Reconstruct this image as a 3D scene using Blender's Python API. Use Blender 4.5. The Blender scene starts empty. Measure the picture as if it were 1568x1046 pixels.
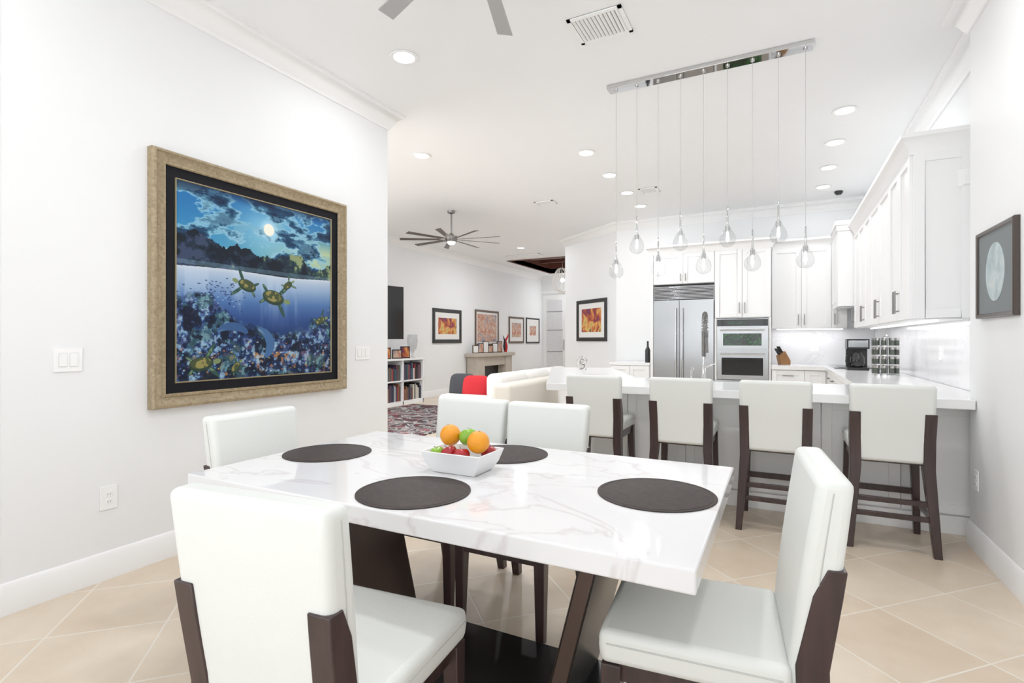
import bpy, bmesh, math, random
import numpy as np
from mathutils import Vector, Matrix
random.seed(3); np.random.seed(3)
S = bpy.context.scene
R = math.radians
CEIL = 3.36

def lin(c):
    c = c/255.0
    return c/12.92 if c <= .04045 else ((c+.055)/1.055)**2.4
def C(r, g, b): return (lin(r), lin(g), lin(b), 1)

# ---------------------------------------------------------------- materials
def newmat(name):
    m = bpy.data.materials.new(name); m.use_nodes = True
    nt = m.node_tree; b = nt.nodes['Principled BSDF']
    return m, nt, b
def MT(name, col, rough=.5, metal=0, emit=None, es=0, var=0.0, vscale=8, bump=0, bscale=60, trans=0, coat=0, spec=.5):
    m, nt, b = newmat(name)
    b.inputs['Base Color'].default_value = col
    b.inputs['Roughness'].default_value = rough
    b.inputs['Metallic'].default_value = metal
    b.inputs['Specular IOR Level'].default_value = spec
    if trans: b.inputs['Transmission Weight'].default_value = trans
    if coat: b.inputs['Coat Weight'].default_value = coat; b.inputs['Coat Roughness'].default_value = .05
    if emit:
        b.inputs['Emission Color'].default_value = emit; b.inputs['Emission Strength'].default_value = es
    tc = nt.nodes.new('ShaderNodeTexCoord')
    if var:
        n = nt.nodes.new('ShaderNodeTexNoise'); n.inputs['Scale'].default_value = vscale; n.inputs['Detail'].default_value = 4
        nt.links.new(tc.outputs['Object'], n.inputs['Vector'])
        r = nt.nodes.new('ShaderNodeValToRGB')
        r.color_ramp.elements[0].position = .3; r.color_ramp.elements[1].position = .7
        r.color_ramp.elements[0].color = tuple(max(0, c*(1-var)) for c in col[:3])+(1,)
        r.color_ramp.elements[1].color = tuple(min(1, c*(1+var*.6)) for c in col[:3])+(1,)
        nt.links.new(n.outputs['Fac'], r.inputs['Fac']); nt.links.new(r.outputs['Color'], b.inputs['Base Color'])
    if bump:
        n2 = nt.nodes.new('ShaderNodeTexNoise'); n2.inputs['Scale'].default_value = bscale; n2.inputs['Detail'].default_value = 3
        nt.links.new(tc.outputs['Object'], n2.inputs['Vector'])
        bp = nt.nodes.new('ShaderNodeBump'); bp.inputs['Strength'].default_value = bump; bp.inputs['Distance'].default_value = .004
        nt.links.new(n2.outputs['Fac'], bp.inputs['Height']); nt.links.new(bp.outputs['Normal'], b.inputs['Normal'])
    return m

def ramp_mat(name, stops, scale=4, detail=5, dist=1.5, rough=.5, coord='Object', kind='noise', spec=.5):
    m, nt, b = newmat(name)
    tc = nt.nodes.new('ShaderNodeTexCoord')
    if kind == 'wood':
        n = nt.nodes.new('ShaderNodeTexNoise'); n.inputs['Scale'].default_value = scale
        mp = nt.nodes.new('ShaderNodeMapping'); mp.inputs['Scale'].default_value = (10, 10, .8)
        nt.links.new(tc.outputs[coord], mp.inputs['Vector'])
    else:
        n = nt.nodes.new('ShaderNodeTexNoise'); n.inputs['Scale'].default_value = scale
        n.inputs['Detail'].default_value = detail; n.inputs['Distortion'].default_value = dist
    if kind == 'wood': nt.links.new(mp.outputs['Vector'], n.inputs['Vector'])
    else: nt.links.new(tc.outputs[coord], n.inputs['Vector'])
    r = nt.nodes.new('ShaderNodeValToRGB'); cr = r.color_ramp
    while len(cr.elements) < len(stops): cr.elements.new(.5)
    for e, (p, c) in zip(cr.elements, stops): e.position = p; e.color = c
    nt.links.new(n.outputs['Fac'], r.inputs['Fac']); nt.links.new(r.outputs['Color'], b.inputs['Base Color'])
    b.inputs['Roughness'].default_value = rough; b.inputs['Specular IOR Level'].default_value = spec
    return m

m_wall = MT('wall_paint', C(238, 239, 240), .6, var=.01, vscale=2, bump=.05, bscale=120)
m_ceil = MT('ceiling_paint', C(246, 247, 248), .7, var=.008, vscale=2)
m_trim = MT('trim_paint', C(246, 246, 246), .35)
m_cab = MT('cabinet_paint', C(243, 243, 243), .35)
m_leather = MT('white_leather', C(224, 226, 222), .42, bump=.12, bscale=180, var=.012, vscale=5)
m_seam = MT('leather_seam', C(190, 191, 186), .6)
m_espresso = ramp_mat('espresso_wood', [(.3, C(38, 25, 25)), (.7, C(60, 41, 40))], 3, kind='wood', rough=.32)
m_quartz = MT('white_quartz', C(240, 240, 240), .12, var=.01, vscale=14)
m_steel = MT('stainless_steel', C(180, 182, 184), .26, 1.0, var=.04, vscale=3)
m_nickel = MT('brushed_nickel', C(138, 136, 134), .32, 1.0)
m_chrome = MT('chrome', C(205, 205, 205), .04, 1.0)
m_blackglass = MT('oven_glass', C(14, 15, 15), .06)
m_black = MT('black_plastic', C(16, 16, 18), .35)
m_blackmetal = MT('black_metal', C(24, 21, 21), .28, .5, var=.08, vscale=4)
m_bronze = MT('bronze_leg', C(78, 64, 58), .35, .6, var=.1, vscale=5)
m_mat = ramp_mat('placemat_leather', [(.3, C(44, 36, 34)), (.7, C(58, 48, 45))], 45, rough=.6, dist=.5, spec=.2)
m_seammat = MT('placemat_stitch', C(34, 28, 26), .7)
m_fan = MT('fan_blade_grey', C(172, 172, 172), .4, .1)
m_fan_dk = MT('fan_blade_bronze', C(80, 70, 64), .4, .4)
m_emit = MT('lamp_emitter', C(255, 255, 255), .5, emit=(1, 1, .98, 1), es=5)
m_gold = ramp_mat('gilt_frame', [(.3, C(128, 110, 80)), (.7, C(168, 150, 118))], 30, rough=.4)
m_gold2 = MT('gilt_inner', C(154, 140, 106), .35, .4)
m_navy = MT('navy_liner', C(10, 11, 18), .7, spec=.2)
m_blk = MT('black_frame', C(18, 16, 16), .35)
m_white = MT('matboard', C(230, 229, 226), .7)
m_ceramic = MT('white_ceramic', C(234, 234, 234), .12)
m_orange = MT('orange_peel', C(236, 148, 6), .4, var=.06, bump=.5, bscale=260)
m_green = MT('green_apple_skin', C(126, 174, 40), .25, var=.12, vscale=20)
m_red = MT('red_apple_skin', C(162, 18, 28), .22, var=.35, vscale=22)
m_stem = MT('stem', C(80, 56, 30), .7)
m_sofa = MT('sofa_fabric', C(230, 228, 224), .85, bump=.3, bscale=300)
m_sofab = MT('sofa_back_fabric', C(216, 210, 200), .85, bump=.3, bscale=300)
m_pred = MT('red_pillow', C(192, 14, 28), .8)
m_pgrey = MT('grey_pillow', C(52, 53, 58), .85)
m_stone = MT('mantel_stone', C(188, 178, 165), .6, var=.08, vscale=6)
m_brown = MT('mahogany_tray', C(98, 56, 44), .35, var=.2, vscale=5)
m_wood = MT('light_wood', C(156, 108, 62), .45, var=.15, vscale=10)
m_silver = MT('silver', C(190, 188, 184), .18, 1.0)
m_orb = MT('white_wire', C(236, 232, 226), .4)
m_plate = MT('switch_plastic', C(248, 248, 248), .3)
m_grey = MT('vent_shadow', C(116, 116, 118), .8)
m_screen = MT('tv_screen', C(16, 18, 20), .15)
m_led = MT('led_strip', C(255, 255, 255), .5, emit=(1, 1, 1, 1), es=3)
m_green_refl = ramp_mat('oven_reflection_display', [(.4, C(8, 14, 10)), (.58, C(20, 60, 28)), (.75, C(60, 140, 60))], 14, rough=.1)  # green reflection painted into the oven window, reused on the control panel
m_doorglass = MT('door_leaded_glass', C(225, 225, 228), .2, var=.12, vscale=25)

def glassy(name, tint=(1, 1, 1, 1), k=.55, base=.04):
    m = bpy.data.materials.new(name); m.use_nodes = True; nt = m.node_tree
    for n in list(nt.nodes):
        if n.type != 'OUTPUT_MATERIAL': nt.nodes.remove(n)
    out = [n for n in nt.nodes if n.type == 'OUTPUT_MATERIAL'][0]
    tr = nt.nodes.new('ShaderNodeBsdfTransparent'); tr.inputs[0].default_value = tint
    g = nt.nodes.new('ShaderNodeBsdfGlossy'); g.inputs['Roughness'].default_value = .03
    lw = nt.nodes.new('ShaderNodeLayerWeight'); lw.inputs['Blend'].default_value = .5
    p = nt.nodes.new('ShaderNodeMath'); p.operation = 'POWER'; p.inputs[1].default_value = 3
    q = nt.nodes.new('ShaderNodeMath'); q.operation = 'MULTIPLY_ADD'; q.inputs[1].default_value = k; q.inputs[2].default_value = base
    mx = nt.nodes.new('ShaderNodeMixShader')
    nt.links.new(lw.outputs['Facing'], p.inputs[0]); nt.links.new(p.outputs[0], q.inputs[0]); nt.links.new(q.outputs[0], mx.inputs[0])
    nt.links.new(tr.outputs[0], mx.inputs[1]); nt.links.new(g.outputs[0], mx.inputs[2])
    nt.links.new(mx.outputs[0], out.inputs['Surface'])
    return m
m_glass = glassy('clear_glass', (.91, .915, .92, 1))

# marble
def marble(name, base, vein, scale=1.2, rough=.08, wd=.012, cl=.96):
    m, nt, b = newmat(name)
    tc = nt.nodes.new('ShaderNodeTexCoord')
    mp = nt.nodes.new('ShaderNodeMapping'); mp.inputs['Rotation'].default_value = (0, 0, .5); mp.inputs['Scale'].default_value = (1, 1.8, 1)
    nt.links.new(tc.outputs['Object'], mp.inputs['Vector'])
    n1 = nt.nodes.new('ShaderNodeTexNoise'); n1.inputs['Scale'].default_value = scale; n1.inputs['Detail'].default_value = 7; n1.inputs['Distortion'].default_value = .8
    nt.links.new(mp.outputs['Vector'], n1.inputs['Vector'])
    a = nt.nodes.new('ShaderNodeMath'); a.operation = 'SUBTRACT'; a.inputs[1].default_value = .5
    ab = nt.nodes.new('ShaderNodeMath'); ab.operation = 'ABSOLUTE'
    nt.links.new(n1.outputs['Fac'], a.inputs[0]); nt.links.new(a.outputs[0], ab.inputs[0])
    r = nt.nodes.new('ShaderNodeValToRGB'); r.color_ramp.elements[0].position = 0; r.color_ramp.elements[0].color = vein
    r.color_ramp.elements[1].position = wd; r.color_ramp.elements[1].color = base
    nt.links.new(ab.outputs[0], r.inputs['Fac'])
    n2 = nt.nodes.new('ShaderNodeTexNoise'); n2.inputs['Scale'].default_value = 3; n2.inputs['Detail'].default_value = 5
    nt.links.new(tc.outputs['Object'], n2.inputs['Vector'])
    r2 = nt.nodes.new('ShaderNodeValToRGB'); r2.color_ramp.elements[0].position = .35; r2.color_ramp.elements[0].color = (cl, cl, cl+.01, 1)
    r2.color_ramp.elements[1].position = .6; r2.color_ramp.elements[1].color = (1, 1, 1, 1)
    nt.links.new(n2.outputs['Fac'], r2.inputs['Fac'])
    mx = nt.nodes.new('ShaderNodeMix'); mx.data_type = 'RGBA'; mx.blend_type = 'MULTIPLY'; mx.inputs[0].default_value = 1
    nt.links.new(r.outputs['Color'], mx.inputs[6]); nt.links.new(r2.outputs['Color'], mx.inputs[7])
    nt.links.new(mx.outputs[2], b.inputs['Base Color'])
    b.inputs['Roughness'].default_value = rough
    return m
m_marble = marble('white_marble', C(226, 225, 226), C(212, 207, 208), 1.6, .07, .018)
m_splash = marble('backsplash_marble', C(236, 236, 238), C(224, 224, 228), 1.5, .12)

# tile floor
def tile_floor():
    m, nt, b = newmat('diagonal_tile')
    L = nt.links; N = nt.nodes.new
    tc = N('ShaderNodeTexCoord'); sp = N('ShaderNodeSeparateXYZ'); L.new(tc.outputs['Object'], sp.inputs[0])
    def ma(op, a, bv=None):
        n = N('ShaderNodeMath'); n.operation = op
        for i, v in enumerate((a, bv)):
            if v is None: continue
            if isinstance(v, (int, float)): n.inputs[i].default_value = v
            else: L.new(v, n.inputs[i])
        return n.outputs[0]
    T = .457; q = 1/math.sqrt(2)
    a = ma('ADD', ma('MULTIPLY', ma('ADD', sp.outputs[0], sp.outputs[1]), q), .761)
    c = ma('ADD', ma('MULTIPLY', ma('SUBTRACT', sp.outputs[1], sp.outputs[0]), q), -.021)
    d = ma('MINIMUM', ma('PINGPONG', a, T/2), ma('PINGPONG', c, T/2))
    rg = N('ShaderNodeMapRange'); rg.inputs[1].default_value = .003; rg.inputs[2].default_value = .0055
    L.new(d, rg.inputs[0])
    cb = N('ShaderNodeCombineXYZ'); L.new(ma('FLOOR', ma('DIVIDE', a, T)), cb.inputs[0]); L.new(ma('FLOOR', ma('DIVIDE', c, T)), cb.inputs[1])
    wn = N('ShaderNodeTexWhiteNoise'); wn.noise_dimensions = '3D'; L.new(cb.outputs[0], wn.inputs['Vector'])
    n1 = N('ShaderNodeTexNoise'); n1.inputs['Scale'].default_value = 3.5; n1.inputs['Detail'].default_value = 7; n1.inputs['Roughness'].default_value = .6
    L.new(tc.outputs['Object'], n1.inputs['Vector'])
    f = ma('ADD', ma('MULTIPLY', n1.outputs['Fac'], .75), ma('MULTIPLY', wn.outputs['Value'], .25))
    r = N('ShaderNodeValToRGB'); r.color_ramp.elements[0].position = .3; r.color_ramp.elements[0].color = C(204, 184, 160)
    r.color_ramp.elements[1].position = .72; r.color_ramp.elements[1].color = C(222, 206, 185)
    L.new(f, r.inputs['Fac'])
    mx = N('ShaderNodeMix'); mx.data_type = 'RGBA'
    L.new(rg.outputs[0], mx.inputs[0]); mx.inputs[6].default_value = C(228, 219, 205); L.new(r.outputs['Color'], mx.inputs[7])
    L.new(mx.outputs[2], b.inputs['Base Color'])
    b.inputs['Roughness'].default_value = .3
    bp = N('ShaderNodeBump'); bp.inputs['Strength'].default_value = .3; bp.inputs['Distance'].default_value = .003
    L.new(rg.outputs[0], bp.inputs['Height']); L.new(bp.outputs['Normal'], b.inputs['Normal'])
    return m
m_tile = tile_floor()

# ---------------------------------------------------------------- mesh builder
class MB:
    def __init__(s): s.v = []; s.f = []; s.m = []; s.mats = []
    def mi(s, mat):
        if mat not in s.mats: s.mats.append(mat)
        return s.mats.index(mat)
    def add(s, vs, fs, mat):
        o = len(s.v); s.v += [tuple(p) for p in vs]; k = s.mi(mat)
        for f in fs: s.f.append([o+i for i in f]); s.m.append(k)
        return s
    def box(s, x0, x1, y0, y1, z0, z1, mat):
        vs = [(x, y, z) for z in (z0, z1) for (x, y) in ((x0, y0), (x1, y0), (x1, y1), (x0, y1))]
        return s.add(vs, [(0, 3, 2, 1), (4, 5, 6, 7), (0, 1, 5, 4), (1, 2, 6, 5), (2, 3, 7, 6), (3, 0, 4, 7)], mat)
    def loft(s, levels, mat):  # (z,x0,x1,y0,y1)
        vs = []; fs = []
        for (z, x0, x1, y0, y1) in levels: vs += [(x0, y0, z), (x1, y0, z), (x1, y1, z), (x0, y1, z)]
        n = len(levels)
        for i in range(n-1):
            for j in range(4):
                a = i*4+j; b = i*4+(j+1) % 4; fs.append((a, b, b+4, a+4))
        fs.append((3, 2, 1, 0)); t = (n-1)*4; fs.append((t, t+1, t+2, t+3))
        return s.add(vs, fs, mat)
    def prism(s, poly, lo, hi, axis, mat):
        def P(a, b, h): return {'x': (h, a, b), 'y': (a, h, b), 'z': (a, b, h)}[axis]
        n = len(poly); vs = [P(a, b, lo) for a, b in poly]+[P(a, b, hi) for a, b in poly]
        fs = [tuple(range(n))[::-1], tuple(range(n, 2*n))]+[(i, (i+1) % n, n+(i+1) % n, n+i) for i in range(n)]
        return s.add(vs, fs, mat)
    def cyl(s, p0, p1, r0, r1, mat, n=14):
        p0 = Vector(p0); p1 = Vector(p1); d = (p1-p0).normalized()
        u = d.orthogonal().normalized(); w = d.cross(u); vs = []
        for p, r in ((p0, r0), (p1, r1)):
            for i in range(n):
                a = 2*math.pi*i/n; vs.append(p+u*math.cos(a)*r+w*math.sin(a)*r)
        return s.add(vs, [tuple(range(n))[::-1], tuple(range(n, 2*n))]+[(i, (i+1) % n, n+(i+1) % n, n+i) for i in range(n)], mat)
    def lathe(s, prof, c, mat, n=24):
        vs = []; fs = []
        for r, z in prof:
            for i in range(n):
                a = 2*math.pi*i/n; vs.append((c[0]+r*math.cos(a), c[1]+r*math.sin(a), c[2]+z))
        k = len(prof)
        for j in range(k-1):
            for i in range(n): fs.append((j*n+i, j*n+(i+1) % n, (j+1)*n+(i+1) % n, (j+1)*n+i))
        fs.append(tuple(range(n))[::-1]); fs.append(tuple(range((k-1)*n, k*n)))
        return s.add(vs, fs, mat)
    def tube(s, pts, r, mat, n=8):
        pts = [Vector(p) for p in pts]; vs = []; fs = []; u = None
        for i, p in enumerate(pts):
            d = (pts[min(i+1, len(pts)-1)]-pts[max(i-1, 0)]).normalized()
            if u is None: u = d.orthogonal().normalized()
            else: u = (u-d*u.dot(d)).normalized()
            w = d.cross(u); rr = r[i] if isinstance(r, (list, tuple)) else r
            for k in range(n):
                a = 2*math.pi*k/n; vs.append(p+u*math.cos(a)*rr+w*math.sin(a)*rr)
        for i in range(len(pts)-1):
            for k in range(n): fs.append((i*n+k, i*n+(k+1) % n, (i+1)*n+(k+1) % n, (i+1)*n+k))
        fs.append(tuple(range(n))[::-1]); L = (len(pts)-1)*n; fs.append(tuple(range(L, L+n)))
        return s.add(vs, fs, mat)
    def sweep(s, path, prof, z0, mat):
        P = [Vector(p) for p in path]; n = len(P); k = len(prof); vs = []; fs = []
        for i in range(n):
            ns = []
            if i > 0: d = (P[i]-P[i-1]).normalized(); ns.append(Vector((-d.y, d.x)))
            if i < n-1: d = (P[i+1]-P[i]).normalized(); ns.append(Vector((-d.y, d.x)))
            m = ns[0] if len(ns) == 1 else (ns[0]+ns[1])/(1+ns[0].dot(ns[1]))
            for o, z in prof: q = P[i]+m*o; vs.append((q.x, q.y, z0+z))
        for i in range(n-1):
            for j in range(k): fs.append((i*k+j, i*k+(j+1) % k, (i+1)*k+(j+1) % k, (i+1)*k+j))
        fs.append(tuple(range(k))[::-1]); fs.append(tuple(range((n-1)*k, n*k)))
        return s.add(vs, fs, mat)
    def rings(s, w, h, prof, mat):  # frame moulding in local xz, front -y ; prof (inset, depth)
        vs = []; fs = []
        for ins, d in prof:
            a = w/2-ins; b = h/2-ins; vs += [(-a, -d, -b), (a, -d, -b), (a, -d, b), (-a, -d, b)]
        for i in range(len(prof)-1):
            for j in range(4): fs.append((i*4+j, i*4+(j+1) % 4, (i+1)*4+(j+1) % 4, (i+1)*4+j))
        return s.add(vs, fs, mat)
    def superell(s, c, a, b, h, mat, e=.5, n=24, rot=None):
        def f(w, m): return math.copysign(abs(w)**m, w)
        vs = []; fs = []; k = n//2
        for j in range(k+1):
            ph = -math.pi/2+math.pi*j/k
            for i in range(n):
                t = 2*math.pi*i/n
                p = Vector((a*f(math.cos(ph), e*1.4)*f(math.cos(t), e), b*f(math.cos(ph), e*1.4)*f(math.sin(t), e), h*f(math.sin(ph), 1)))
                if rot: p = rot @ p
                vs.append(p+Vector(c))
        for j in range(k):
            for i in range(n): fs.append((j*n+i, j*n+(i+1) % n, (j+1)*n+(i+1) % n, (j+1)*n+i))
        return s.add(vs, fs, mat)
    def obj(s, name, parent=None, loc=(0, 0, 0), rz=0, bevel=0, seg=2, smooth=True, ang=35, fixn=True):
        me = bpy.data.meshes.new(name); me.from_pydata(s.v, [], s.f); me.update()
        for m in s.mats: me.materials.append(m)
        me.polygons.foreach_set('material_index', s.m)
        bm = bmesh.new(); bm.from_mesh(me)
        bmesh.ops.remove_doubles(bm, verts=bm.verts, dist=1e-6)
        if fixn: bmesh.ops.recalc_face_normals(bm, faces=bm.faces)
        bm.to_mesh(me); bm.free()
        if smooth:
            me.polygons.foreach_set('use_smooth', [True]*len(me.polygons)); me.set_sharp_from_angle(angle=R(ang))
        o = bpy.data.objects.new(name, me); S.collection.objects.link(o)
        o.location = loc; o.rotation_euler = (0, 0, rz)
        if parent: o.parent = parent
        if bevel:
            b = o.modifiers.new('bevel', 'BEVEL'); b.width = bevel; b.segments = seg; b.limit_method = 'ANGLE'; b.angle_limit = R(40)
        return o
def E(name, loc=(0, 0, 0), rz=0):
    e = bpy.data.objects.new(name, None); S.collection.objects.link(e); e.location = loc; e.rotation_euler = (0, 0, rz); e.empty_display_size = .1
    return e

# ---------------------------------------------------------------- room shell
LX, RX, KX, KY, LVX, FY = -3.22, 1.06, 1.22, 9.15, -7.0, 15.8
A = (-2.60, KY); B = (-4.0, 10.25)
MB().box(-7.3, 1.5, -1.9, 16.1, -.12, 0, m_tile).obj('floor', smooth=False)
hx0, hx1, hy0, hy1 = -6.35, -4.35, 12.2, 15.0
c = MB()
c.box(-3.5, 1.5, -1.9, 3.3, CEIL, CEIL+.12, m_ceil)
c.box(-7.3, 1.5, 3.3, hy0, CEIL, CEIL+.12, m_ceil)
c.box(-7.3, hx0, hy0, hy1, CEIL, CEIL+.12, m_ceil); c.box(hx1, 1.5, hy0, hy1, CEIL, CEIL+.12, m_ceil)
c.box(-7.3, 1.5, hy1, 16.1, CEIL, CEIL+.12, m_ceil)
c.obj('ceiling', smooth=False)
t = MB()
for (a0, a1, b0, b1) in ((hx0-.03, hx0, hy0-.03, hy1+.03), (hx1, hx1+.03, hy0-.03, hy1+.03), (hx0, hx1, hy0-.03, hy0), (hx0, hx1, hy1, hy1+.03)):
    t.box(a0, a1, b0, b1, CEIL-.02, CEIL+.35, m_brown)
t.box(hx0, hx1, hy0, hy1, CEIL+.32, CEIL+.35, m_brown)
for k in range(1, 4): t.box(hx0, hx1, hy0+k*.7-.05, hy0+k*.7+.05, CEIL+.2, CEIL+.32, m_brown)
t.obj('ceiling_tray_beams', smooth=False)

MB().box(LX-.2, LX, 1.09, 3.78, 0, CEIL, m_wall).obj('wall_left', smooth=False)
MB().prism([(LX-.2, 1.09), (LX, 1.09), (-3.0, .4), (-3.0, -1.6), (-3.2, -1.6), (-3.2, .4)], 0, CEIL, 'z', m_wall).obj('wall_bay', smooth=False)
MB().box(RX, RX+.35, -1.6, 4.25, 0, CEIL, m_wall).obj('wall_right', smooth=False)
MB().box(KX, KX+.19, 4.25, KY, 0, CEIL, m_wall).obj('wall_kitchen_right', smooth=False)
MB().box(A[0], KX+.19, KY, KY+.15, 0, CEIL, m_wall).obj('wall_kitchen_back', smooth=False)
MB().prism([A, B, (B[0], FY), (B[0]+.15, FY), (B[0]+.15, B[1]+.1), (A[0]+.05, A[1]+.13)], 0, CEIL, 'z', m_wall).obj('wall_angled', smooth=False)
MB().box(LVX-.15, LVX, 3.9, FY, 0, CEIL, m_wall).obj('wall_living', smooth=False)
# entry wall with a real door opening
MB().box(LVX-.15, -6.95, FY, FY+.15, 0, CEIL, m_wall).box(-6.10, B[0]+.15, FY, FY+.15, 0, CEIL, m_wall).box(-6.95, -6.10, FY, FY+.15, 2.80, CEIL, m_wall).obj('wall_entry', smooth=False)
# rear wall with tall sliding glass doors (behind the camera)
w = MB(); w.box(-3.2, RX+.35, -1.75, -1.6, 2.95, CEIL, m_wall)
for x0, x1 in ((-3.2, -2.95), (.85, RX+.35)): w.box(x0, x1, -1.75, -1.6, 0, 2.95, m_wall)
w.obj('wall_rear', smooth=False)
w = MB()
for x in (-2.93, -1.70, -.43, .80): w.box(x-.03, x+.03, -1.70, -1.64, 0, 2.95, m_trim)
w.box(-2.93, .83, -1.70, -1.64, 2.89, 2.95, m_trim); w.box(-2.93, .83, -1.70, -1.64, 0, .06, m_trim)
w.obj('window_1', bevel=.004)

crown = [(0, -.15), (.014, -.15), (.018, -.13), (.03, -.12), (.045, -.085), (.075, -.045), (.10, -.035), (.104, -.018), (.12, -.015), (.12, 0), (0, 0)]
base = [(0, 0), (.017, 0), (.017, .115), (.012, .125), (.01, .14), (.004, .148), (0, .148)]
def trim(path, name, prof, z): MB().sweep(path, prof, z, m_trim).obj(name, ang=50)
pl = [(LX-.3, 3.78), (LX, 3.78), (LX, 1.09), (-3.0, .4), (-3.0, -1.6)]
trim(pl, 'trim_1', crown, CEIL); trim(pl, 'baseboard_left', base, 0)
trim([(RX, -1.6), (RX, 4.25), (KX, 4.25), (KX, KY), A, B, (B[0], FY)], 'trim_2', crown, CEIL)
trim([(RX, -1.6), (RX, 4.25)], 'baseboard_right', base, 0)
trim([(-2.58, KY), A, B, (B[0], FY)], 'baseboard_kitchen', base, 0)
trim([(LVX, FY), (LVX, 3.9)], 'trim_3', crown, CEIL)
trim([(LVX, FY), (LVX, 3.9)], 'baseboard_living', base, 0)
trim([(B[0], FY), (LVX, FY)], 'trim_4', crown, CEIL)
# entry door sits in the opening
d = MB(); F2 = FY+.06
d.box(-6.945, -6.105, F2-.05, F2, 0.001, 2.795, m_trim)
d.box(-6.80, -6.25, F2-.06, F2-.045, .25, 2.6, m_doorglass)
for zz in (.9, 1.6, 2.2): d.box(-6.80, -6.25, F2-.066, F2-.05, zz, zz+.02, m_nickel)
d.cyl((-6.2, F2-.09, .95), (-6.2, F2-.09, 1.3), .012, .012, m_nickel)
d.obj('door_1', bevel=.004)
MB().box(-6.10, -6.02, FY-.02, FY-.0005, 0.001, 2.88, m_trim).box(-6.985, -6.10, FY-.02, FY-.0005, 2.80, 2.88, m_trim).obj('trim_7')

# ---------------------------------------------------------------- chairs
def chair(kind, loc, rz):
    st = kind == 'bar_stool'
    e = E(kind, (loc[0], loc[1], 0), rz)
    if st: seat, top, W, yf, yb, bb, post, pad, xs = .68, 1.01, .435, .20, .25, .535, .84, .10, .03
    else: seat, top, W, yf, yb, bb, post, pad, xs = .48, .945, .46, .27, .285, .37, .73, .10, .0
    h = W/2; ap1 = seat-pad; ap0 = ap1-.055; tp = .008 if st else .022
    hw = lambda z: h-tp*(1-min(1, max(0, (z-bb)/(top-bb))))
    hb = hw(bb)
    yr = lambda z: -yb-max(0, z-seat)*.13
    th = .078
    z0 = ap1; y0 = yr(seat)+th-.005
    b = MB(); b.loft([(z0, -h+.006, h-.006, y0, yf-.004), (z0+pad*.5, -h, h, y0, yf), (seat-.004, -h+.002, h-.002, y0, yf-.002)], m_leather)
    o = b.obj('seat', e, bevel=.022, seg=4)
    b = MB(); zz = z0+pad*.62
    b.tube([(-h-.0002, y0+.02, zz), (-h-.0002, yf-.025, zz)], .0022, m_seam, 5); b.tube([(h+.0002, y0+.02, zz), (h+.0002, yf-.025, zz)], .0022, m_seam, 5); b.tube([(-h+.025, yf+.0002, zz), (h-.025, yf+.0002, zz)], .0022, m_seam, 5)
    b.obj('seat_piping', e)
    lv = []
    for i in range(9):
        z = bb+(top-bb)*i/8; yy = yr(z); bow = .006*math.sin(math.pi*i/8)
        lv.append((z, -hw(z), hw(z), yy-bow, yy+th+bow*.8))
    b = MB(); b.loft(lv, m_leather); b.obj('backrest', e, bevel=.022, seg=4)
    b = MB()
    for sx in (-1, 1):
        zs = [bb+.03+(top-bb-.06)*i/10 for i in range(11)]
        b.tube([(sx*(hw(z)+.0003), yr(z)+th*.55, z) for z in zs], .0018, m_seam, 5)
    b.obj('seam', e)
    b = MB()
    b.box(-hb+.012, hb-.012, yr(seat)+.03, yf-.012, ap0, ap1, m_espresso)
    for sx in (-1, 1):
        def X(a, b2): return (a, b2) if sx > 0 else (-b2, -a)
        f0 = X(h-.048+xs*.5, h-.012+xs*.5); f1 = X(h-.058, h-.008)
        b.loft([(0, f0[0], f0[1], yf-.046, yf-.01), (ap1, f1[0], f1[1], yf-.062, yf-.008)], m_espresso)
        g0 = X(hb-.04+xs, hb+xs)
        def G(z): return X(hw(z)-.055, hw(z)+.004)
        lv = [(0, g0[0], g0[1], -yb-.045, -yb-.005), (ap0-.02, *G(bb), -yb-.012, -yb+.06), (seat, *G(seat), yr(seat)-.008, yr(seat)+.066),
              (post-.07, *G(post-.07), yr(post-.07)-.011, yr(post-.07)+.052), (post, *G(post), yr(post)-.011, yr(post)+.03)]
        b.loft(lv, m_espresso)
        if st:
            b.box(sx*(h-.016)-.012, sx*(h-.016)+.012, -yb, yf-.04, .20, .235, m_espresso)
    if st:
        b.box(-h+.03, h-.03, yf-.045, yf-.02, .26, .30, m_espresso); b.box(-h+.02, h-.02, -yb-.015, -yb+.01, .29, .32, m_espresso)
        b.box(-h+.02, h-.02, -yb-.02, -yb+.005, .20, .23, m_espresso)
    b.obj('wood_frame', e, bevel=.003, seg=2)
    return e
chair('dining_chair', (-1.045, 1.065), R(5))
chair('dining_chair', (-.205, 1.66), R(95))
chair('dining_chair', (-1.93, 1.66), R(-90))
chair('dining_chair', (-1.585, 2.30), R(180))
chair('dining_chair', (-1.10, 2.27), R(180))
for x in (-1.286, -.64, -.034, .60): chair('bar_stool', (x, 4.145), 0)

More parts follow.
